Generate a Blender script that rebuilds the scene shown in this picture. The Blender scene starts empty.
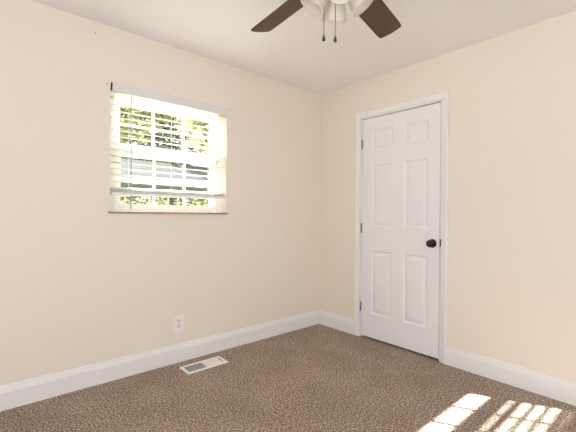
import bpy, bmesh, math, random
from mathutils import Vector, Matrix

random.seed(7)
S = bpy.context.scene
COL = S.collection
PI = math.pi
V = Vector

# ------------------------------------------------------------------ camera
cam_d = bpy.data.cameras.new('camera')
cam_d.sensor_width = 36.0
cam_d.lens = 361.3 / 576.0 * 36.0
cam_d.clip_start = 0.02
cam_d.clip_end = 300
cam = bpy.data.objects.new('camera', cam_d)
COL.objects.link(cam)
YAW, PITCH_UP, ROLL = 0.8511954, -0.003253, 0.0092855
RGT = V((math.sin(YAW), -math.cos(YAW), 0))
FWD = V((math.cos(YAW), math.sin(YAW), 0))
CAM = V((-2.7904, -2.6652, 1.15))
_f = V((FWD.x * math.cos(PITCH_UP), FWD.y * math.cos(PITCH_UP), math.sin(PITCH_UP)))
_u = RGT.cross(_f)
_r2 = RGT * math.cos(ROLL) + _u * math.sin(ROLL)
_u2 = -RGT * math.sin(ROLL) + _u * math.cos(ROLL)
cam.matrix_world = Matrix(((_r2.x, _u2.x, -_f.x, CAM.x), (_r2.y, _u2.y, -_f.y, CAM.y), (_r2.z, _u2.z, -_f.z, CAM.z), (0, 0, 0, 1)))
S.camera = cam

# ------------------------------------------------------------------ room measures
CEIL = 2.425
RX, RY = -4.9, -4.7          # far ends of the room behind the camera
WX0, WX1, WZ0, WZ1 = -2.078, -1.159, 1.149, 2.039     # window opening in the left wall
DY0, DY1, DZ1 = -1.317, -0.531, 2.071                 # door opening in the right wall
TH = 0.13

# ------------------------------------------------------------------ light
world = bpy.data.worlds.new('world')
S.world = world
world.use_nodes = True
wn = world.node_tree
wn.nodes.clear()
wo = wn.nodes.new('ShaderNodeOutputWorld')
wb = wn.nodes.new('ShaderNodeBackground')
wb.inputs['Color'].default_value = (0.86, 0.93, 1.0, 1)
wb.inputs['Strength'].default_value = 2.2
wn.links.new(wb.outputs[0], wo.inputs[0])


def lamp(name, kind, loc, direction, energy, color=(1, 1, 1), **kw):
    d = bpy.data.lights.new(name, kind)
    d.energy = energy
    d.color = color
    for k, v in kw.items():
        setattr(d, k, v)
    o = bpy.data.objects.new(name, d)
    COL.objects.link(o)
    o.location = loc
    o.rotation_euler = V(direction).to_track_quat('-Z', 'Y').to_euler()
    return o


# low sun through the window in the left wall
lamp('sun', 'SUN', (-4, 6, 6), (0.508, -1.0, -0.694), 80.0, (1.0, 0.99, 0.97), angle=math.radians(0.53))
# added fill lights on the plain walls behind the camera, no windows there
lamp('fill_back', 'AREA', (RX + 0.02, -3.3, 1.5), (1, 0, 0.35), 87, (0.915, 1.0, 1.12),
     shape='RECTANGLE', size=1.9, size_y=1.35)
lamp('fill_front', 'AREA', (-3.0, RY + 0.02, 1.5), (0, 1, 0.15), 67, (0.915, 1.0, 1.12),
     shape='RECTANGLE', size=1.9, size_y=1.35)

S.cycles.diffuse_bounces = 12      # white room: let the light settle into the corners
S.cycles.max_bounces = 16
vs = S.view_settings
S.display_settings.display_device = 'sRGB'
vs.view_transform = 'Standard'
vs.look = 'None'
vs.exposure = 0.0
vs.gamma = 1.0
vs.use_curve_mapping = False


# ------------------------------------------------------------------ materials
def srgb(r, g, b):
    def f(c):
        c /= 255.0
        return c / 12.92 if c <= 0.04045 else ((c + 0.055) / 1.055) ** 2.4
    return (f(r), f(g), f(b), 1)


def mat(name, col, rough=0.6, metal=0.0, spec=0.5, bump=None, var=None, trans=0.0):
    """bump = (noise scale, strength, distance); var = (noise scale, second colour)"""
    m = bpy.data.materials.new(name)
    m.use_nodes = True
    nt = m.node_tree
    b = nt.nodes['Principled BSDF']
    b.inputs['Base Color'].default_value = col
    b.inputs['Roughness'].default_value = rough
    b.inputs['Metallic'].default_value = metal
    b.inputs['Specular IOR Level'].default_value = spec
    tc = nt.nodes.new('ShaderNodeTexCoord')
    if var:
        n = nt.nodes.new('ShaderNodeTexNoise')
        n.inputs['Scale'].default_value = var[0]
        n.inputs['Detail'].default_value = 4
        r = nt.nodes.new('ShaderNodeValToRGB')
        r.color_ramp.elements[0].position = 0.35
        r.color_ramp.elements[1].position = 0.65
        r.color_ramp.elements[0].color = col
        r.color_ramp.elements[1].color = var[1]
        nt.links.new(tc.outputs['Object'], n.inputs['Vector'])
        nt.links.new(n.outputs['Fac'], r.inputs['Fac'])
        nt.links.new(r.outputs['Color'], b.inputs['Base Color'])
    if bump:
        n = nt.nodes.new('ShaderNodeTexNoise')
        n.inputs['Scale'].default_value = bump[0]
        n.inputs['Detail'].default_value = 3
        bp = nt.nodes.new('ShaderNodeBump')
        bp.inputs['Strength'].default_value = bump[1]
        bp.inputs['Distance'].default_value = bump[2]
        nt.links.new(tc.outputs['Object'], n.inputs['Vector'])
        nt.links.new(n.outputs['Fac'], bp.inputs['Height'])
        nt.links.new(bp.outputs['Normal'], b.inputs['Normal'])
    if trans:
        t = nt.nodes.new('ShaderNodeBsdfTranslucent')
        t.inputs['Color'].default_value = col
        mx = nt.nodes.new('ShaderNodeMixShader')
        mx.inputs[0].default_value = trans
        out = nt.nodes['Material Output']
        nt.links.new(b.outputs[0], mx.inputs[1])
        nt.links.new(t.outputs[0], mx.inputs[2])
        nt.links.new(mx.outputs[0], out.inputs[0])
    return m


WALL = srgb(231, 222.5, 209)
M_wall = mat('wall_paint', WALL, 0.75, spec=0.25, bump=(160, 0.08, 0.002))
M_trim = mat('white_trim_paint', srgb(231, 230, 230), 0.38)
M_door = mat('white_door_paint', srgb(231, 230, 230), 0.42, bump=(90, 0.03, 0.001))
M_white = mat('white_vinyl', srgb(240, 239, 236), 0.4)
M_slat = mat('blind_slat', srgb(244, 243, 240), 0.45, trans=0.30)
M_valance = mat('blind_valance', srgb(222, 219, 218), 0.5)
M_cream = mat('cream_plastic', srgb(226, 214, 190), 0.5)
M_cord = mat('blind_cord', srgb(226, 224, 224), 0.7)
M_wand = mat('wand_plastic', srgb(196, 193, 198), 0.25)
M_dark = mat('dark_metal_and_gap', srgb(40, 36, 33), 0.45, 0.6)
M_black = mat('black_knob_metal', srgb(16, 15, 15), 0.28, 0.3)
M_nickel = mat('hinge_nickel', srgb(150, 140, 132), 0.4, 0.8)
M_void = mat('shadowy_slot', srgb(26, 24, 23), 0.8)
M_sill = mat('sill_wood', srgb(186, 160, 134), 0.6, var=(40, srgb(150, 124, 100)))
M_glass_shade = mat('frosted_glass', srgb(244, 241, 232), 0.3, trans=0.45)
M_fanwhite = mat('fan_white_enamel', srgb(238, 234, 226), 0.35)
M_bronze = mat('chain_metal', srgb(92, 84, 78), 0.4, 0.8)
M_vent = mat('vent_white_enamel', srgb(236, 234, 232), 0.4)
M_ventdark = mat('vent_grey_damper', srgb(160, 164, 167), 0.55)
M_outlet = mat('outlet_plastic', srgb(238, 235, 231), 0.35)
M_outlet2 = mat('outlet_face', srgb(228, 222, 217), 0.35)
M_anchor = mat('anchor_plastic', srgb(206, 190, 176), 0.5)
M_bark = mat('bark', srgb(92, 78, 64), 0.9, bump=(20, 0.5, 0.02))
M_siding = mat('grey_siding', srgb(112, 118, 120), 0.7)
M_roof = mat('roof_shingle', srgb(60, 60, 60), 0.9, var=(6, srgb(76, 74, 72)))
M_housewin = mat('house_window_glass', srgb(50, 56, 62), 0.1)


def leaf_mat(name, c1, c2):
    m = mat(name, c1, 0.6, var=(1.6, c2))
    nt = m.node_tree
    t = nt.nodes.new('ShaderNodeBsdfTranslucent')
    ramp = [n for n in nt.nodes if n.type == 'VALTORGB'][0]
    nt.links.new(ramp.outputs['Color'], t.inputs['Color'])
    mx = nt.nodes.new('ShaderNodeMixShader')
    mx.inputs[0].default_value = 0.5
    nt.links.new(nt.nodes['Principled BSDF'].outputs[0], mx.inputs[1])
    nt.links.new(t.outputs[0], mx.inputs[2])
    nt.links.new(mx.outputs[0], nt.nodes['Material Output'].inputs[0])
    return m


M_leaf_y = leaf_mat('yellow_green_leaves', srgb(150, 146, 92), srgb(104, 106, 72))
M_leaf_d = leaf_mat('dark_green_leaves', srgb(66, 78, 56), srgb(42, 52, 40))
M_lawn = mat('lawn', srgb(128, 142, 74), 0.9, var=(8, srgb(160, 160, 96)), bump=(60, 0.5, 0.02))


def wood_mat():
    m = bpy.data.materials.new('dark_blade_wood')
    m.use_nodes = True
    nt = m.node_tree
    b = nt.nodes['Principled BSDF']
    b.inputs['Roughness'].default_value = 0.45
    tc = nt.nodes.new('ShaderNodeTexCoord')
    mp = nt.nodes.new('ShaderNodeMapping')
    mp.inputs['Scale'].default_value = (4, 60, 60)
    n = nt.nodes.new('ShaderNodeTexNoise')
    n.inputs['Scale'].default_value = 1.0
    n.inputs['Detail'].default_value = 5
    n.inputs['Distortion'].default_value = 0.6
    r = nt.nodes.new('ShaderNodeValToRGB')
    r.color_ramp.elements[0].position = 0.3
    r.color_ramp.elements[1].position = 0.75
    r.color_ramp.elements[0].color = srgb(58, 36, 26)
    r.color_ramp.elements[1].color = srgb(104, 68, 50)
    nt.links.new(tc.outputs['Object'], mp.inputs['Vector'])
    nt.links.new(mp.outputs[0], n.inputs['Vector'])
    nt.links.new(n.outputs['Fac'], r.inputs['Fac'])
    nt.links.new(r.outputs['Color'], b.inputs['Base Color'])
    return m


M_blade = wood_mat()


def carpet_mat():
    m = bpy.data.materials.new('brown_frieze_carpet')
    m.use_nodes = True
    nt = m.node_tree
    b = nt.nodes['Principled BSDF']
    b.inputs['Roughness'].default_value = 1.0
    b.inputs['Specular IOR Level'].default_value = 0.05
    tc = nt.nodes.new('ShaderNodeTexCoord')
    n1 = nt.nodes.new('ShaderNodeTexNoise')          # tuft fleck
    n1.inputs['Scale'].default_value = 100
    n1.inputs['Detail'].default_value = 6
    n1.inputs['Roughness'].default_value = 0.85
    r1 = nt.nodes.new('ShaderNodeValToRGB')
    e = r1.color_ramp.elements
    e[0].position, e[0].color = 0.40, srgb(66, 53, 45)
    e[1].position, e[1].color = 0.60, srgb(254, 238, 220)
    k = e.new(0.5)
    k.color = srgb(156, 137, 121)
    n2 = nt.nodes.new('ShaderNodeTexNoise')          # broad tread marks
    n2.inputs['Scale'].default_value = 3.0
    n2.inputs['Detail'].default_value = 2
    r2 = nt.nodes.new('ShaderNodeValToRGB')
    r2.color_ramp.elements[0].position, r2.color_ramp.elements[0].color = 0.35, (0.90, 0.88, 0.87, 1)
    r2.color_ramp.elements[1].position, r2.color_ramp.elements[1].color = 0.65, (1.04, 1.04, 1.04, 1)
    mul = nt.nodes.new('ShaderNodeMixRGB')
    mul.blend_type = 'MULTIPLY'
    mul.inputs[0].default_value = 1.0
    bp = nt.nodes.new('ShaderNodeBump')
    bp.inputs['Strength'].default_value = 0.75
    bp.inputs['Distance'].default_value = 0.012
    L = nt.links.new
    L(tc.outputs['Object'], n1.inputs['Vector'])
    L(tc.outputs['Object'], n2.inputs['Vector'])
    L(n1.outputs['Fac'], r1.inputs['Fac'])
    L(n2.outputs['Fac'], r2.inputs['Fac'])
    L(r1.outputs['Color'], mul.inputs[1])
    L(r2.outputs['Color'], mul.inputs[2])
    L(mul.outputs[0], b.inputs['Base Color'])
    L(n1.outputs['Fac'], bp.inputs['Height'])
    L(bp.outputs['Normal'], b.inputs['Normal'])
    return m


M_carpet = carpet_mat()
M_ceil = mat('ceiling_paint', srgb(243, 242, 243), 0.85, spec=0.2, bump=(30, 0.7, 0.010))


def glass_mat():
    m = bpy.data.materials.new('window_glass')
    m.use_nodes = True
    nt = m.node_tree
    nt.nodes.clear()
    o = nt.nodes.new('ShaderNodeOutputMaterial')
    t = nt.nodes.new('ShaderNodeBsdfTransparent')
    t.inputs['Color'].default_value = (0.95, 0.97, 0.96, 1)
    g = nt.nodes.new('ShaderNodeBsdfGlossy')
    g.inputs['Roughness'].default_value = 0.02
    x = nt.nodes.new('ShaderNodeMixShader')
    x.inputs[0].default_value = 0.05
    nt.links.new(t.outputs[0], x.inputs[1])
    nt.links.new(g.outputs[0], x.inputs[2])
    nt.links.new(x.outputs[0], o.inputs[0])
    return m


M_glass = glass_mat()


def screen_mat():
    m = bpy.data.materials.new('insect_screen_mesh')
    m.use_nodes = True
    nt = m.node_tree
    nt.nodes.clear()
    o = nt.nodes.new('ShaderNodeOutputMaterial')
    t = nt.nodes.new('ShaderNodeBsdfTransparent')
    g = nt.nodes.new('ShaderNodeBsdfDiffuse')
    g.inputs['Color'].default_value = srgb(58, 59, 60)
    x = nt.nodes.new('ShaderNodeMixShader')
    x.inputs[0].default_value = 0.22
    nt.links.new(t.outputs[0], x.inputs[1])
    nt.links.new(g.outputs[0], x.inputs[2])
    nt.links.new(x.outputs[0], o.inputs[0])
    return m


M_screen = screen_mat()


# ------------------------------------------------------------------ mesh helpers
def box(bm, x0, x1, y0, y1, z0, z1, bevel=0.0):
    vs_ = [bm.verts.new((x, y, z)) for x in (x0, x1) for y in (y0, y1) for z in (z0, z1)]
    fs = []
    for q in ((0, 1, 3, 2), (4, 6, 7, 5), (0, 4, 5, 1), (2, 3, 7, 6), (0, 2, 6, 4), (1, 5, 7, 3)):
        fs.append(bm.faces.new([vs_[i] for i in q]))
    if bevel:
        es = list({e for f in fs for e in f.edges})
        bmesh.ops.bevel(bm, geom=es, offset=bevel, segments=2, profile=0.5, affect='EDGES')


def tube(bm, p0, p1, r0, r1=None, seg=12):
    r1 = r0 if r1 is None else r1
    p0, p1 = V(p0), V(p1)
    q = (p1 - p0).to_track_quat('Z', 'Y')
    a, b = [], []
    for i in range(seg):
        t = 2 * PI * i / seg
        d = V((math.cos(t), math.sin(t), 0))
        a.append(bm.verts.new(p0 + q @ (d * r0)))
        b.append(bm.verts.new(p1 + q @ (d * r1)))
    for i in range(seg):
        j = (i + 1) % seg
        f = bm.faces.new((a[i], a[j], b[j], b[i]))
        f.smooth = True
    bm.faces.new(a[::-1])
    bm.faces.new(b)


def lathe(bm, prof, M=Matrix.Identity(4), seg=32, close=True, flute=0.0, nfl=0):
    """prof = list of (radius, z); revolved about z, then moved by M"""
    rings = []
    for r, z in prof:
        ring = []
        for i in range(seg):
            t = 2 * PI * i / seg
            rr = r * (1 + flute * math.cos(nfl * t))
            ring.append(bm.verts.new(M @ V((rr * math.cos(t), rr * math.sin(t), z))))
        rings.append(ring)
    for a, b in zip(rings, rings[1:]):
        for i in range(seg):
            j = (i + 1) % seg
            f = bm.faces.new((a[i], a[j], b[j], b[i]))
            f.smooth = True
    if close:
        bm.faces.new(rings[0][::-1])
        bm.faces.new(rings[-1])


def wloc(o):
    l = V((0, 0, 0))
    while o is not None:
        l += o.location
        o = o.parent
    return l


def obj(name, bm, m, parent=None):
    """vertices are given in room coordinates; the mesh is stored about its parent's base"""
    bmesh.ops.recalc_face_normals(bm, faces=bm.faces[:])
    if parent is not None:
        bmesh.ops.translate(bm, verts=bm.verts[:], vec=-wloc(parent))
    me = bpy.data.meshes.new(name)
    bm.to_mesh(me)
    bm.free()
    me.materials.append(m)
    o = bpy.data.objects.new(name, me)
    COL.objects.link(o)
    o.parent = parent
    return o


def BM():
    return bmesh.new()


def thing(name, label, cat, loc=(0, 0, 0), group=None):
    o = bpy.data.objects.new(name, None)
    o.empty_display_size = 0.1
    COL.objects.link(o)
    o.location = loc
    return tag(o, label, cat, group)


def tag(o, label, cat, group=None, kind=None):
    o['label'] = label
    o['category'] = cat
    if group:
        o['group'] = group
    if kind:
        o['kind'] = kind
    return o


def struct(o, label, cat):
    return tag(o, label, cat, kind='structure')


# ------------------------------------------------------------------ room shell
bm = BM(); box(bm, RX - TH, TH, RY - TH, TH, -0.08, 0)
struct(obj('floor', bm, M_carpet), 'speckled brown carpet covering the whole bedroom floor', 'carpet')

bm = BM(); box(bm, RX - TH, TH, RY - TH, TH, CEIL, CEIL + 0.1)
struct(obj('ceiling', bm, M_ceil), 'off-white lightly textured ceiling above the fan', 'ceiling')

bm = BM()
box(bm, RX - TH, WX0, 0, TH, 0, CEIL)
box(bm, WX1, TH, 0, TH, 0, CEIL)
box(bm, WX0, WX1, 0, TH, 0, WZ0)
box(bm, WX0, WX1, 0, TH, WZ1, CEIL)
struct(obj('wall_left', bm, M_wall), 'cream painted wall with the window and the outlet', 'wall')

bm = BM()
box(bm, 0, TH, RY - TH, DY0, 0, CEIL)
box(bm, 0, TH, DY1, 0, 0, CEIL)
box(bm, 0, TH, DY0, DY1, DZ1, CEIL)
struct(obj('wall_right', bm, M_wall), 'cream painted wall with the white panelled door', 'wall')

bm = BM(); box(bm, RX - TH, RX, RY - TH, 0, 0, CEIL)
struct(obj('wall_back', bm, M_wall), 'cream painted wall facing the door from behind the viewer', 'wall')
bm = BM(); box(bm, RX, 0, RY - TH, RY, 0, CEIL)
struct(obj('wall_front', bm, M_wall), 'cream painted wall facing the window from behind the viewer', 'wall')

# unseen shell added behind the closed door to stop light leaking in
bm = BM()
box(bm, TH + 0.6, TH + 0.65, -1.6, -0.3, 0, 2.3)
box(bm, TH, TH + 0.6, -1.65, -1.6, 0, 2.3)
box(bm, TH, TH + 0.6, -0.3, -0.25, 0, 2.3)
box(bm, TH, TH + 0.65, -1.65, -0.25, 2.3, 2.35)
box(bm, TH, TH + 0.65, -1.65, -0.25, -0.08, 0)
struct(obj('wall_light_block', bm, M_wall), 'unseen cream shell added behind the closed door to keep light out', 'wall')


# baseboards: profile (distance from wall, height)
BP = [(0, 0), (0.0155, 0), (0.0155, 0.104), (0.0135, 0.108), (0.0135, 0.113), (0.0115, 0.118), (0.009, 0.128),
      (0.0075, 0.138), (0.004, 0.142), (0, 0.142)]


def prism(bm, rings):
    rs = [[bm.verts.new(p) for p in r] for r in rings]
    n = len(rs[0])
    for a, b in zip(rs, rs[1:]):
        for i in range(n):
            j = (i + 1) % n
            bm.faces.new((a[i], a[j], b[j], b[i]))
    bm.faces.new(rs[0][::-1])
    bm.faces.new(rs[-1])


bm = BM(); prism(bm, [[(RX, -d, z) for d, z in BP], [(-d, -d, z) for d, z in BP]])
struct(obj('baseboard_left', bm, M_trim), 'tall white baseboard along the wall under the window', 'baseboard')
CAS = 0.054
bm = BM(); prism(bm, [[(-d, DY0 - CAS, z) for d, z in BP], [(-d, RY, z) for d, z in BP]])
struct(obj('baseboard_right', bm, M_trim), 'tall white baseboard to the right of the door', 'baseboard')
bm = BM(); prism(bm, [[(-d, -d, z) for d, z in BP], [(-d, DY1 + CAS, z) for d, z in BP]])
struct(obj('baseboard_corner', bm, M_trim), 'short white baseboard between the room corner and the door', 'baseboard')

# door casing, mitred: profile (distance outward from opening, proud of wall)
CP = [(0.006, 0), (0.006, 0.010), (0.012, 0.0125), (0.024, 0.0135), (0.034, 0.0175), (0.042, 0.019), (CAS - 0.004, 0.019),
      (CAS, 0.016), (CAS, 0)]
bm = BM()
prism(bm, [[(-h, DY1 + u, 0) for u, h in CP], [(-h, DY1 + u, DZ1 + u) for u, h in CP],
           [(-h, DY0 - u, DZ1 + u) for u, h in CP], [(-h, DY0 - u, 0) for u, h in CP]])
casing = struct(obj('trim_1', bm, M_trim), 'white moulded casing around the closed door', 'door casing')
bm = BM()      # jamb and stop
J = 0.0095
box(bm, 0.0, TH, DY1 - J, DY1, 0, DZ1)
box(bm, 0.0, TH, DY0, DY0 + J, 0, DZ1)
box(bm, 0.0, TH, DY0 + J, DY1 - J, DZ1 - J, DZ1)
box(bm, 0.041, 0.075, DY1 - J - 0.012, DY1 - J, 0, DZ1 - J)
box(bm, 0.041, 0.075, DY0 + J, DY0 + J + 0.012, 0, DZ1 - J)
box(bm, 0.041, 0.075, DY0 + J + 0.012, DY1 - J - 0.012, DZ1 - J - 0.012, DZ1 - J)
jamb = obj('jamb', bm, M_trim, casing)
bm = BM(); box(bm, -0.0012, 0.02, DY0 + 0.001, DY0 + J + 0.0008, 0.908, 0.968)
o = obj('strike_plate', bm, M_dark, casing); o['label'] = 'dark metal strike plate'

# ------------------------------------------------------------------ door
SY0, SY1, SZ0, SZ1 = DY0 + J + 0.0045, DY1 - J - 0.0045, 0.018, DZ1 - J - 0.0085
X0, X1 = 0.002, 0.037
PY = [(-0.874, -0.656), (-1.203, -0.985)]
PZ = [(0.238, 0.826), (1.047, 1.621), (1.751, 1.943)]
bm = BM()
ys = sorted({SY0, SY1, *[a for p in PY for a in p]})
zs = sorted({SZ0, SZ1, *[a for p in PZ for a in p]})


def quad(bm, pts):
    return bm.faces.new([bm.verts.new(p) for p in pts])


for ya, yb in zip(ys, ys[1:]):
    for za, zb in zip(zs, zs[1:]):
        if any(ya >= p[0] - 1e-6 and yb <= p[1] + 1e-6 for p in PY) and \
           any(za >= p[0] - 1e-6 and zb <= p[1] + 1e-6 for p in PZ):
            rings = [(0, 0), (0.004, 0.003), (0.012, 0.0095), (0.020, 0.0095), (0.046, 0.0035), (0.049, 0.003)]
            for (i0, d0), (i1, d1) in zip(rings, rings[1:]):
                a = [(ya + i0, za + i0), (yb - i0, za + i0), (yb - i0, zb - i0), (ya + i0, zb - i0)]
                b = [(ya + i1, za + i1), (yb - i1, za + i1), (yb - i1, zb - i1), (ya + i1, zb - i1)]
                for k in range(4):
                    l = (k + 1) % 4
                    quad(bm, [(X0 + d0, *a[k]), (X0 + d0, *a[l]), (X0 + d1, *b[l]), (X0 + d1, *b[k])])
            i1, d1 = rings[-1]
            quad(bm, [(X0 + d1, ya + i1, za + i1), (X0 + d1, yb - i1, za + i1), (X0 + d1, yb - i1, zb - i1),
                      (X0 + d1, ya + i1, zb - i1)])
        else:
            quad(bm, [(X0, ya, za), (X0, yb, za), (X0, yb, zb), (X0, ya, zb)])
for ya, yb in zip(ys, ys[1:]):
    for z in (SZ0, SZ1):
        quad(bm, [(X0, ya, z), (X0, yb, z), (X1, yb, z), (X1, ya, z)])
for za, zb in zip(zs, zs[1:]):
    for y in (SY0, SY1):
        quad(bm, [(X0, y, za), (X0, y, zb), (X1, y, zb), (X1, y, za)])
quad(bm, [(X1, SY0, SZ0), (X1, SY1, SZ0), (X1, SY1, SZ1), (X1, SY0, SZ1)])
bmesh.ops.remove_doubles(bm, verts=bm.verts[:], dist=1e-5)
door = obj('door_1', bm, M_door)
struct(door, 'closed white six-panel door with a black round knob', 'door')

# knob with rosette
KY, KZ = -1.246, 0.931
Mk = Matrix.Translation((X0, KY, KZ)) @ Matrix.Rotation(-PI / 2, 4, 'Y') @ Matrix.Diagonal((1.07, 1.07, 0.92, 1))
bm = BM()
lathe(bm, [(0.006, 0.006), (0.013, 0.008), (0.0125, 0.024), (0.016, 0.030), (0.024, 0.036), (0.0275, 0.044), (0.0275, 0.052),
           (0.024, 0.060), (0.016, 0.065), (0.004, 0.067)], Mk)
kn = obj('knob', bm, M_black, door); kn['label'] = 'black round door knob'
bm = BM()
lathe(bm, [(0.032, 0.0), (0.032, 0.004), (0.028, 0.0075), (0.014, 0.009)], Mk)
o = obj('rosette', bm, M_black, kn)

# hinges
for hz in (1.821, 1.031, 0.290):
    bm = BM()
    yb = (DY1 - J + SY1) / 2
    tube(bm, (-0.0045, yb, hz - 0.044), (-0.0045, yb, hz + 0.044), 0.0062, seg=12)
    tube(bm, (-0.0045, yb, hz + 0.044), (-0.0045, yb, hz + 0.050), 0.0045, 0.003, seg=12)
    box(bm, -0.0006, 0.0018, SY1 - 0.004, DY1 - J + 0.004, hz - 0.044, hz + 0.044)
    o = obj('hinge', bm, M_nickel, door); o['label'] = 'metal butt hinge'

# ------------------------------------------------------------------ window
win = thing('window_1', 'white double-hung window with grilles behind the open blind', 'window', ((WX0 + WX1) / 2, 0.10, WZ0))
win['kind'] = 'structure'


def frame(bm, x0, x1, z0, z1, wl, wr, wb_, wt, y0, y1):
    box(bm, x0, x0 + wl, y0, y1, z0, z1)
    box(bm, x1 - wr, x1, y0, y1, z0, z1)
    box(bm, x0 + wl, x1 - wr, y0, y1, z0, z0 + wb_)
    box(bm, x0 + wl, x1 - wr, y0, y1, z1 - wt, z1)


bm = BM(); frame(bm, WX0, WX1, WZ0 + 0.016, WZ1, 0.045, 0.045, 0.014, 0.045, 0.078, TH - 0.001)
obj('window_frame', bm, M_white, win)
GX0, GX1 = -1.986, -1.250


def sash(z0, z1, gz0, gz1, y0, y1, name):
    bm = BM()
    x0, x1 = WX0 + 0.046, WX1 - 0.046
    frame(bm, x0, x1, z0, z1, GX0 - x0, x1 - GX1, gz0 - z0, z1 - gz1, y0, y1)
    s = obj(name, bm, M_white, win)
    ym = (y0 + y1) / 2
    w = 0.0085
    bm = BM()
    xs = [GX0 + (GX1 - GX0) * k / 3 for k in (1, 2)]
    zm = (gz0 + gz1) / 2
    for x in xs:
        box(bm, x - w, x + w, ym - 0.005, ym + 0.005, gz0, zm - w)
        box(bm, x - w, x + w, ym - 0.005, ym + 0.005, zm + w, gz1)
    box(bm, GX0, GX1, ym - 0.005, ym + 0.005, zm - w, zm + w)
    obj('muntin', bm, M_white, s)
    bm = BM(); quad(bm, [(GX0, ym + 0.008, gz0), (GX1, ym + 0.008, gz0), (GX1, ym + 0.008, gz1), (GX0, ym + 0.008, gz1)])
    obj('glass_pane', bm, M_glass, s)
    return s


sash(1.180, 1.650, 1.218, 1.579, 0.080, 0.102, 'lower_sash')
sash(1.592, WZ1 - 0.046, 1.652, 1.943, 0.103, 0.125, 'upper_sash')
bm = BM(); quad(bm, [(GX0, 0.126, 1.184), (GX1, 0.126, 1.184), (GX1, 0.126, 1.588), (GX0, 0.126, 1.588)])
scr = obj('insect_screen', bm, M_screen, win)
bm = BM(); frame(bm, GX0 - 0.012, GX1 + 0.012, 1.184, 1.591, 0.012, 0.012, 0.012, 0.028, 0.1255, 0.1295)  # top bar, like the meeting rail, deepened to block one sun strip
obj('screen_frame', bm, M_white, scr)
bm = BM()
box(bm, -1.66, -1.60, 0.068, 0.080, 1.638, 1.652, 0.002)
obj('sash_lock', bm, M_cream, win)
bm = BM(); box(bm, WX0 - 0.012, WX1 + 0.012, -0.013, -0.0005, WZ0, WZ0 + 0.015, 0.003)
box(bm, WX0 + 0.001, WX1 - 0.001, -0.0005, 0.079, WZ0 + 0.0005, WZ0 + 0.015)
o = obj('window_sill', bm, M_sill, win); o['label'] = 'thin tan wooden sill edge'

# ------------------------------------------------------------------ blind
BX0, BX1 = -2.067, -1.169
BYC = 0.036
blind = thing('window_blind', 'white two-inch slatted blind lowered over the window, slats open', 'blind',
              ((BX0 + BX1) / 2, BYC, 2.0400))
bm = BM(); box(bm, BX0, BX1, 0.010, 0.062, 1.9960, 2.0360, 0.002)
obj('headrail', bm, M_white, blind)
bm = BM(); box(bm, BX0 - 0.002, BX1 + 0.004, -0.016, -0.008, 1.9860, 2.0480, 0.0025)
box(bm, BX0 + 0.006, BX0 + 0.014, -0.008, 0.010, 1.9900, 2.0400)
box(bm, BX1 - 0.012, BX1 - 0.004, -0.008, 0.010, 1.9900, 2.0400)
obj('valance', bm, M_valance, blind)
bm = BM(); box(bm, BX0 - 0.0105, BX0 - 0.0025, -0.012, 0.05, 1.9960, 2.0420)  # dark box added in place of the shaded gap beside the valance
o = obj('bracket', bm, M_dark, blind); o['label'] = 'dark strip added for the shaded gap at the left'
bm = BM(); box(bm, BX1 - 0.060, BX1 + 0.006, -0.007, 0.009, 1.9680, 1.9940, 0.002)
o = obj('bracket', bm, M_cream, blind); o['label'] = 'cream end bracket at the right'

SL_D, SL_T, TILT = 0.050, 0.0028, math.radians(14)
NS, PITCH, ZTOP = 15, 0.0447, 1.3280 + 14 * 0.0447


def slat_mesh():
    bm = BM()
    up, lo = [], []
    K = 8
    ct, st = math.cos(TILT), math.sin(TILT)
    for i in range(K + 1):
        u = (i / K - 0.5)
        c = 0.0022 * (1 - 4 * u * u)
        for lst, dz in ((up, SL_T / 2), (lo, -SL_T / 2)):
            y, z = u * SL_D, c + dz
            lst.append((y * ct - z * st, y * st + z * ct))
    prof = up + lo[::-1]
    prism(bm, [[(BX0 + 0.003, BYC + y, ZTOP + z) for y, z in prof], [(BX1 - 0.003, BYC + y, ZTOP + z) for y, z in prof]])
    return bm


slat0 = obj('slat', slat_mesh(), M_slat, blind)
for k in range(1, NS):
    s = slat0.copy()
    COL.objects.link(s)
    s.parent = blind
    s.location.z = -k * PITCH
for zz in (1.3015, 1.3075, 1.3135, 1.3195):          # spare slats lying on the bottom rail
    s = slat0.copy()
    COL.objects.link(s)
    s.parent = blind
    s.location.z = zz - ZTOP
bm = BM(); box(bm, BX0 + 0.003, BX1 - 0.003, BYC - 0.021, BYC + 0.021, 1.2780, 1.2960, 0.004)
obj('bottom_rail', bm, M_white, blind)
for lx in (BX0 + 0.13, (BX0 + BX1) / 2, BX1 - 0.13):
    bm = BM()
    for y in (BYC - 0.0275, BYC + 0.0275):
        tube(bm, (lx, y, 1.2860), (lx, y, 1.9980), 0.0009, seg=6)
    o = obj('ladder_cord', bm, M_cord, blind)
WXX = -1.945
bm = BM()
tube(bm, (WXX, -0.020, 1.1900), (WXX, -0.020, 1.9650), 0.0042, seg=6)
tube(bm, (WXX, -0.020, 1.9650), (WXX, -0.012, 1.9940), 0.0018, seg=6)
tube(bm, (WXX, -0.020, 1.1780), (WXX, -0.020, 1.1900), 0.0055, 0.0042, seg=6)
obj('tilt_wand', bm, M_wand, blind)
LXX = -1.262
bm = BM()
tube(bm, (LXX, -0.002, 1.3300), (LXX, -0.002, 1.9900), 0.0010, seg=6)
tube(bm, (LXX + 0.006, -0.002, 1.5900), (LXX + 0.006, -0.002, 1.9900), 0.0010, seg=6)
lift = obj('lift_cord', bm, M_cord, blind)
bm = BM()
lathe(bm, [(0.002, 0.030), (0.005, 0.022), (0.0075, 0.004), (0.006, 0.0)], Matrix.Translation((LXX, -0.002, 1.3080)), seg=12)
obj('tassel', bm, M_anchor, lift)
bm = BM()
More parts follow.
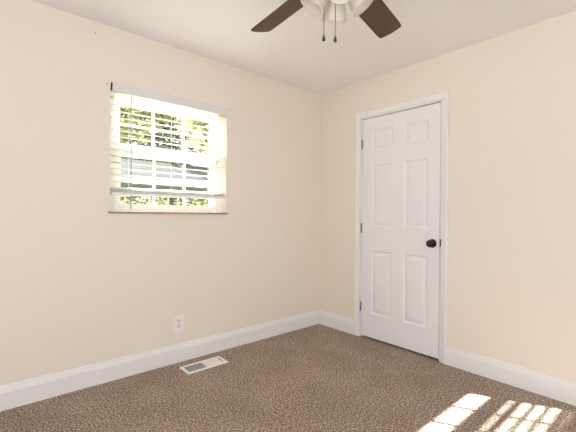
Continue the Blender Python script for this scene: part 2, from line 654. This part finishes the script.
lathe(bm, [(0.002, 0.030), (0.005, 0.022), (0.0075, 0.004), (0.006, 0.0)], Matrix.Translation((LXX + 0.006, -0.002, 1.5650)), seg=12)
obj('tassel', bm, M_anchor, lift)


# ------------------------------------------------------------------ small things on the wall and floor
def anchor(x, z, label, r=0.006):
    bm = BM()
    M = Matrix.Translation((x, 0, z)) @ Matrix.Rotation(PI / 2, 4, 'X')
    lathe(bm, [(r, -0.001), (r, 0.003), (r * 0.8, 0.0045), (r * 0.4, 0.005)], M, seg=16)
    o = thing('wall_anchor', label, 'wall anchor', (x, 0, z), 'leftover curtain-rod anchors')
    obj('plug', bm, M_anchor, o)
    bm = BM()
    lathe(bm, [(r * 0.4, 0.0045), (r * 0.45, 0.008), (r * 0.2, 0.009)], M, seg=12)
    q = obj('screw', bm, M_nickel, o)


anchor(-2.103, 2.030, 'small beige wall anchor left of the blind')
anchor(-1.127, 2.044, 'small beige wall anchor right of the blind')
bm = BM()
lathe(bm, [(0.004, -0.001), (0.004, 0.002), (0.002, 0.003)], Matrix.Translation((-2.175, 0, 2.350)) @ Matrix.Rotation(PI / 2, 4, 'X'), seg=12)
tag(obj('nail', bm, M_nickel), 'tiny nail high on the wall under the ceiling', 'nail')

# outlet
OX, OZ = -1.576, 0.301
out = thing('electrical_outlet', 'white double socket plate low on the wall below the window', 'outlet', (OX, 0, OZ))
bm = BM(); box(bm, OX - 0.042, OX + 0.042, -0.0065, 0.0, OZ - 0.064, OZ + 0.064, 0.003)
obj('cover_plate', bm, M_outlet, out)
for dz in (-0.0205, 0.0205):
    bm = BM()
    box(bm, OX - 0.017, OX + 0.017, -0.0085, -0.006, OZ + dz - 0.0145, OZ + dz + 0.0145, 0.001)
    r = obj('receptacle', bm, M_outlet2, out)
    for dx, h in ((-0.0065, 0.0045), (0.0065, 0.004)):
        bm = BM(); box(bm, OX + dx - 0.0013, OX + dx + 0.0013, -0.0092, -0.0082, OZ + dz + 0.002 - h, OZ + dz + 0.002 + h)
        obj('slot', bm, M_void, r)
    bm = BM(); lathe(bm, [(0.0026, 0.0082), (0.0026, 0.0092)],
                     Matrix.Translation((OX, 0, OZ + dz - 0.009)) @ Matrix.Rotation(PI / 2, 4, 'X'), seg=10)
    obj('ground_hole', bm, M_void, r)
bm = BM(); lathe(bm, [(0.003, 0.006), (0.003, 0.0075), (0.001, 0.008)],
                 Matrix.Translation((OX, 0, OZ)) @ Matrix.Rotation(PI / 2, 4, 'X'), seg=12)
obj('screw', bm, M_nickel, out)

# floor register
VX0, VX1, VY0, VY1 = -1.619, -1.284, -0.260, -0.114
vent = thing('floor_vent', 'white metal floor register set in the carpet beside the baseboard', 'vent', ((VX0 + VX1) / 2, (VY0 + VY1) / 2, 0))
bm = BM()
b = 0.020
xm = (VX0 + VX1) / 2
for x0, x1, y0, y1 in ((VX0, VX1, VY0, VY0 + b), (VX0, VX1, VY1 - b, VY1), (VX0, VX0 + b, VY0 + b, VY1 - b),
                       (VX1 - b, VX1, VY0 + b, VY1 - b)):
    box(bm, x0, x1, y0, y1, 0.0, 0.007)
box(bm, xm - 0.003, xm + 0.003, VY0 + b, VY1 - b, 0.001, 0.006)
obj('frame', bm, M_vent, vent)
bm = BM(); box(bm, VX0 + b, xm - 0.003, VY0 + b, VY1 - b, 0.0005, 0.0020)
o = obj('damper', bm, M_ventdark, vent); o['label'] = 'grey damper plate showing in the left half'
n = 12
for side, (xa, xb), ang in ((0, (VX0 + b, xm - 0.003), -1), (1, (xm + 0.003, VX1 - b), 1)):
    bm = BM()
    for i in range(n):
        x = xa + (xb - xa) * (i + 0.5) / n
        h = (xb - xa) / n
        if side == 0:
            box(bm, x - 0.0012, x + 0.0012, VY0 + b, VY1 - b, 0.002, 0.0055)
        else:
            w = h * 0.42
            vs_ = [(x - w, 0.0022), (x + w, 0.0050), (x + w, 0.0058), (x - w, 0.0030)]
            prism(bm, [[(a, VY0 + b, z) for a, z in vs_], [(a, VY1 - b, z) for a, z in vs_]])
    for y in (VY0 + b + (VY1 - VY0 - 2 * b) / 3, VY0 + b + 2 * (VY1 - VY0 - 2 * b) / 3):
        box(bm, xa, xb, y - 0.0015, y + 0.0015, 0.0035, 0.0052)
    obj('louvre_grille', bm, M_vent if side else M_ventdark, vent)
bm = BM(); box(bm, xm + 0.003, VX1 - b, VY0 + b, VY1 - b, 0.0005, 0.0018)
obj('damper', bm, M_vent, vent)
bm = BM(); box(bm, VX1 - b - 0.012, VX1 - b - 0.006, (VY0 + VY1) / 2 - 0.04, (VY0 + VY1) / 2 + 0.04, 0.005, 0.010, 0.001)
obj('lever', bm, M_ventdark, vent)

# ------------------------------------------------------------------ ceiling fan
FX, FY, BZ = -1.607, -1.625, 2.205
fan = thing('ceiling_fan', 'ceiling fan with dark wood blades, frosted glass shades and pull chains', 'ceiling fan', (FX, FY, CEIL))
T = Matrix.Translation((FX, FY, 0))
bm = BM()
lathe(bm, [(0.085, CEIL), (0.088, CEIL - 0.012), (0.080, CEIL - 0.040), (0.068, CEIL - 0.050)], T, 40)
obj('canopy', bm, M_fanwhite, fan)
bm = BM()
lathe(bm, [(0.066, CEIL - 0.048), (0.098, CEIL - 0.066), (0.112, CEIL - 0.095), (0.114, CEIL - 0.165), (0.104, CEIL - 0.195),
           (0.080, CEIL - 0.212), (0.070, 2.205)], T, 40)
obj('motor_housing', bm, M_fanwhite, fan)
bm = BM()
lathe(bm, [(0.070, 2.206), (0.072, 2.19), (0.060, 2.175), (0.062, 2.152), (0.064, 2.140), (0.058, 2.122), (0.038, 2.110),
           (0.018, 2.105), (0.006, 2.102)], T, 40)
obj('light_kit_hub', bm, M_fanwhite, fan)
TH0, PIT, BW, BR = 0.222, -0.275, 0.136, 0.643


def blade_bm():
    bm = BM()
    t = 0.003
    pts = []
    # outline in (r, s)
    hw = BW / 2
    pts += [(0.20, -hw * 0.90), (0.30, -hw * 0.98), (BR - 0.05, -hw), (BR - 0.016, -hw * 0.97), (BR - 0.004, -hw * 0.90)]
    pts += [(BR + 0.003, -hw * 0.5), (BR + 0.006, 0), (BR + 0.003, hw * 0.5)]
    pts += [(BR - 0.004, hw * 0.90), (BR - 0.016, hw * 0.97), (BR - 0.05, hw), (0.30, hw * 0.94), (0.20, hw * 0.84)]
    a = [bm.verts.new((r, s, t)) for r, s in pts]
    c = [bm.verts.new((r, s, -t)) for r, s in pts]
    n = len(pts)
    bm.faces.new(a)
    bm.faces.new(c[::-1])
    for i in range(n):
        j = (i + 1) % n
        bm.faces.new((a[i], c[i], c[j], a[j]))
    return bm


def bracket_bm():
    bm = BM()
    box(bm, 0.065, 0.215, -0.014, 0.014, 0.0035, 0.0085, 0.002)
    box(bm, 0.195, 0.265, -0.040, 0.040, 0.0032, 0.0062, 0.001)
    for s in (-0.028, 0.028):
        tube(bm, (0.23, s, -0.005), (0.23, s, 0.004), 0.004, seg=8)
    return bm


b0 = i0 = None
for k in range(5):
    if k == 0:
        bb, ib = blade_bm(), bracket_bm()
        me1 = bpy.data.meshes.new('blade'); bmesh.ops.recalc_face_normals(bb, faces=bb.faces[:]); bb.to_mesh(me1); me1.materials.append(M_blade)
        me2 = bpy.data.meshes.new('blade_iron'); bmesh.ops.recalc_face_normals(ib, faces=ib.faces[:]); ib.to_mesh(me2); me2.materials.append(M_fanwhite)
    o = bpy.data.objects.new('blade', me1)
    COL.objects.link(o)
    o.parent = fan
    o.location = (0, 0, BZ - CEIL)
    o.rotation_euler = (Matrix.Rotation(TH0 + k * 2 * PI / 5, 3, 'Z') @ Matrix.Rotation(PIT, 3, 'X')).to_euler()
    i = bpy.data.objects.new('blade_iron', me2)
    COL.objects.link(i)
    i.parent = o

# four shades: left, away, right and towards the viewer
dirs = [-RGT, FWD, RGT, -FWD]
for d in dirs:
    base = V((FX, FY, 2.128)) + d * 0.058
    axis = (d * 0.62 + V((0, 0, -0.78))).normalized()
    q = axis.to_track_quat('Z', 'Y').to_matrix().to_4x4()
    bm = BM()
    tube(bm, V((FX, FY, 2.135)) + d * 0.045, base + axis * 0.004, 0.013, 0.016, 14)
    lathe(bm, [(0.017, -0.012), (0.026, -0.006), (0.028, 0.012), (0.022, 0.014)], Matrix.Translation(base) @ q, 24)
    arm = obj('lamp_holder', bm, M_fanwhite, fan)
    bm = BM()
    pr = [(0.024, 0.004), (0.034, 0.014), (0.043, 0.032), (0.049, 0.055), (0.053, 0.078), (0.0585, 0.094)]
    pi_ = [(r - 0.003, z) for r, z in pr][::-1]
    lathe(bm, pr + pi_, Matrix.Translation(base) @ q, 48, close=False, flute=0.010, nfl=12)
    sh = obj('lamp_shade', bm, M_glass_shade, fan); sh['label'] = 'frosted white glass bell shade'
    bm = BM()
    lathe(bm, [(0.012, 0.010), (0.013, 0.026), (0.022, 0.046), (0.024, 0.058), (0.018, 0.072), (0.006, 0.079)], Matrix.Translation(base) @ q, 20)
    obj('bulb', bm, M_fanwhite, sh)

for px, off, ztip in ((-0.057, 0.0, 1.902), (-0.008, 0.0, 1.898)):
    p = V((FX, FY, 0)) + RGT * px + FWD * off
    bm = BM()
    z = 2.100
    while z > ztip + 0.026:
        bmesh.ops.create_icosphere(bm, subdivisions=1, radius=0.0019, matrix=Matrix.Translation((p.x, p.y, z)))
        z -= 0.0042
    tube(bm, (p.x, p.y, ztip + 0.02), (p.x, p.y, 2.110), 0.0011, seg=6)
    ch = obj('pull_chain', bm, M_bronze, fan)
    bm = BM()
    lathe(bm, [(0.0015, 0.030), (0.0035, 0.024), (0.0068, 0.012), (0.0075, 0.007), (0.0055, 0.002), (0.002, 0.0)],
          Matrix.Translation((p.x, p.y, ztip - 0.002)), 16)
    o = obj('fob', bm, M_bronze, ch); o['label'] = 'dark teardrop pull'

# ------------------------------------------------------------------ outdoors
GZ = -0.55
bm = BM(); box(bm, -30, 40, 0.3, 60, GZ - 0.1, GZ)
tag(obj('ground', bm, M_lawn), 'pale green lawn outside beyond the window', 'lawn', kind='structure')


def foliage(bm, c, rx, ry, rz, n, size):
    for _ in range(n):
        while True:
            p = V((random.uniform(-1, 1), random.uniform(-1, 1), random.uniform(-1, 1)))
            if 0.25 < p.length < 1:
                break
        p = V((c[0] + p.x * rx, c[1] + p.y * ry, c[2] + p.z * rz))
        s = size * random.uniform(0.6, 1.3)
        q = V((random.gauss(0, 1), random.gauss(0, 1), random.gauss(0, 1))).to_track_quat('Z', 'Y')
        a = [p + q @ V(v) for v in ((-s, 0, 0), (0, -s * 0.5, s * 0.12), (s, 0, 0), (0, s * 0.5, s * 0.12))]
        bm.faces.new([bm.verts.new(v) for v in a])


def tree(x, y, h, crown, trunk_r, m, label, n, size):
    t = thing('tree', label, 'tree', (x, y, GZ))
    bm = BM()
    tube(bm, (x, y, GZ), (x, y, GZ + h * 0.75), trunk_r, trunk_r * 0.5, 10)
    for k in range(5):
        a = k * 1.3
        tube(bm, (x, y, GZ + h * 0.35), (x + math.cos(a) * crown[0] * 0.6, y + math.sin(a) * crown[0] * 0.6, GZ + h * 0.7), trunk_r * 0.4, trunk_r * 0.15, 6)
    obj('trunk', bm, M_bark, t)
    bm = BM()
    foliage(bm, (x, y, GZ + h - crown[2]), *crown, n, size)
    o = obj('crown', bm, m, t)
    return t


tree(-0.6, 7.2, 7.5, (2.2, 1.5, 2.2), 0.13, M_leaf_y, 'yellow-green leafy tree outside at the left of the window', 3300, 0.13)
tree(4.0, 8.6, 7.9, (1.9, 1.6, 2.3), 0.14, M_leaf_y, 'yellow-green leafy tree outside at the right of the window', 3000, 0.13)
tree(6.4, 24.5, 11.5, (4.6, 2.4, 4.6), 0.18, M_leaf_d, 'dark green tree rising behind the grey house', 3400, 0.30)

hs = thing('house', 'grey sided neighbouring house seen through the blind', 'house', (4.5, 16.0, GZ))
bm = BM()
for k in range(16):
    z = GZ + 0.2 * k
    prism(bm, [[(0.0, 15.0, z), (0.0, 14.975, z), (0.0, 14.99, z + 0.2), (0.0, 15.0, z + 0.2)],
               [(9.0, 15.0, z), (9.0, 14.975, z), (9.0, 14.99, z + 0.2), (9.0, 15.0, z + 0.2)]])
box(bm, 0, 9, 15.0, 20, GZ, GZ + 3.2)
obj('siding_wall', bm, M_siding, hs)
bm = BM(); prism(bm, [[(-0.4, 14.4, GZ + 3.1), (-0.4, 17.5, GZ + 4.6), (-0.4, 20.6, GZ + 3.1)],
                      [(9.4, 14.4, GZ + 3.1), (9.4, 17.5, GZ + 4.6), (9.4, 20.6, GZ + 3.1)]])
obj('roof', bm, M_roof, hs)
for x in (1.6, 4.6):
    bm = BM(); box(bm, x, x + 1.0, 14.94, 15.0, GZ + 1.3, GZ + 2.6)
    f = obj('window', bm, M_white, hs)
    bm = BM(); box(bm, x + 0.08, x + 0.92, 14.93, 14.94, GZ + 1.38, GZ + 2.52)
    obj('pane', bm, M_housewin, f)

bm = BM()
for k in range(9):
    foliage(bm, (-0.4 + k * 0.65, 9.6 + 0.2 * math.sin(k * 2), GZ + 1.08), 0.55, 0.6, 1.25, 620, 0.085)
tag(obj('hedge', bm, M_leaf_y), 'clipped green hedge outside along the lawn', 'hedge')
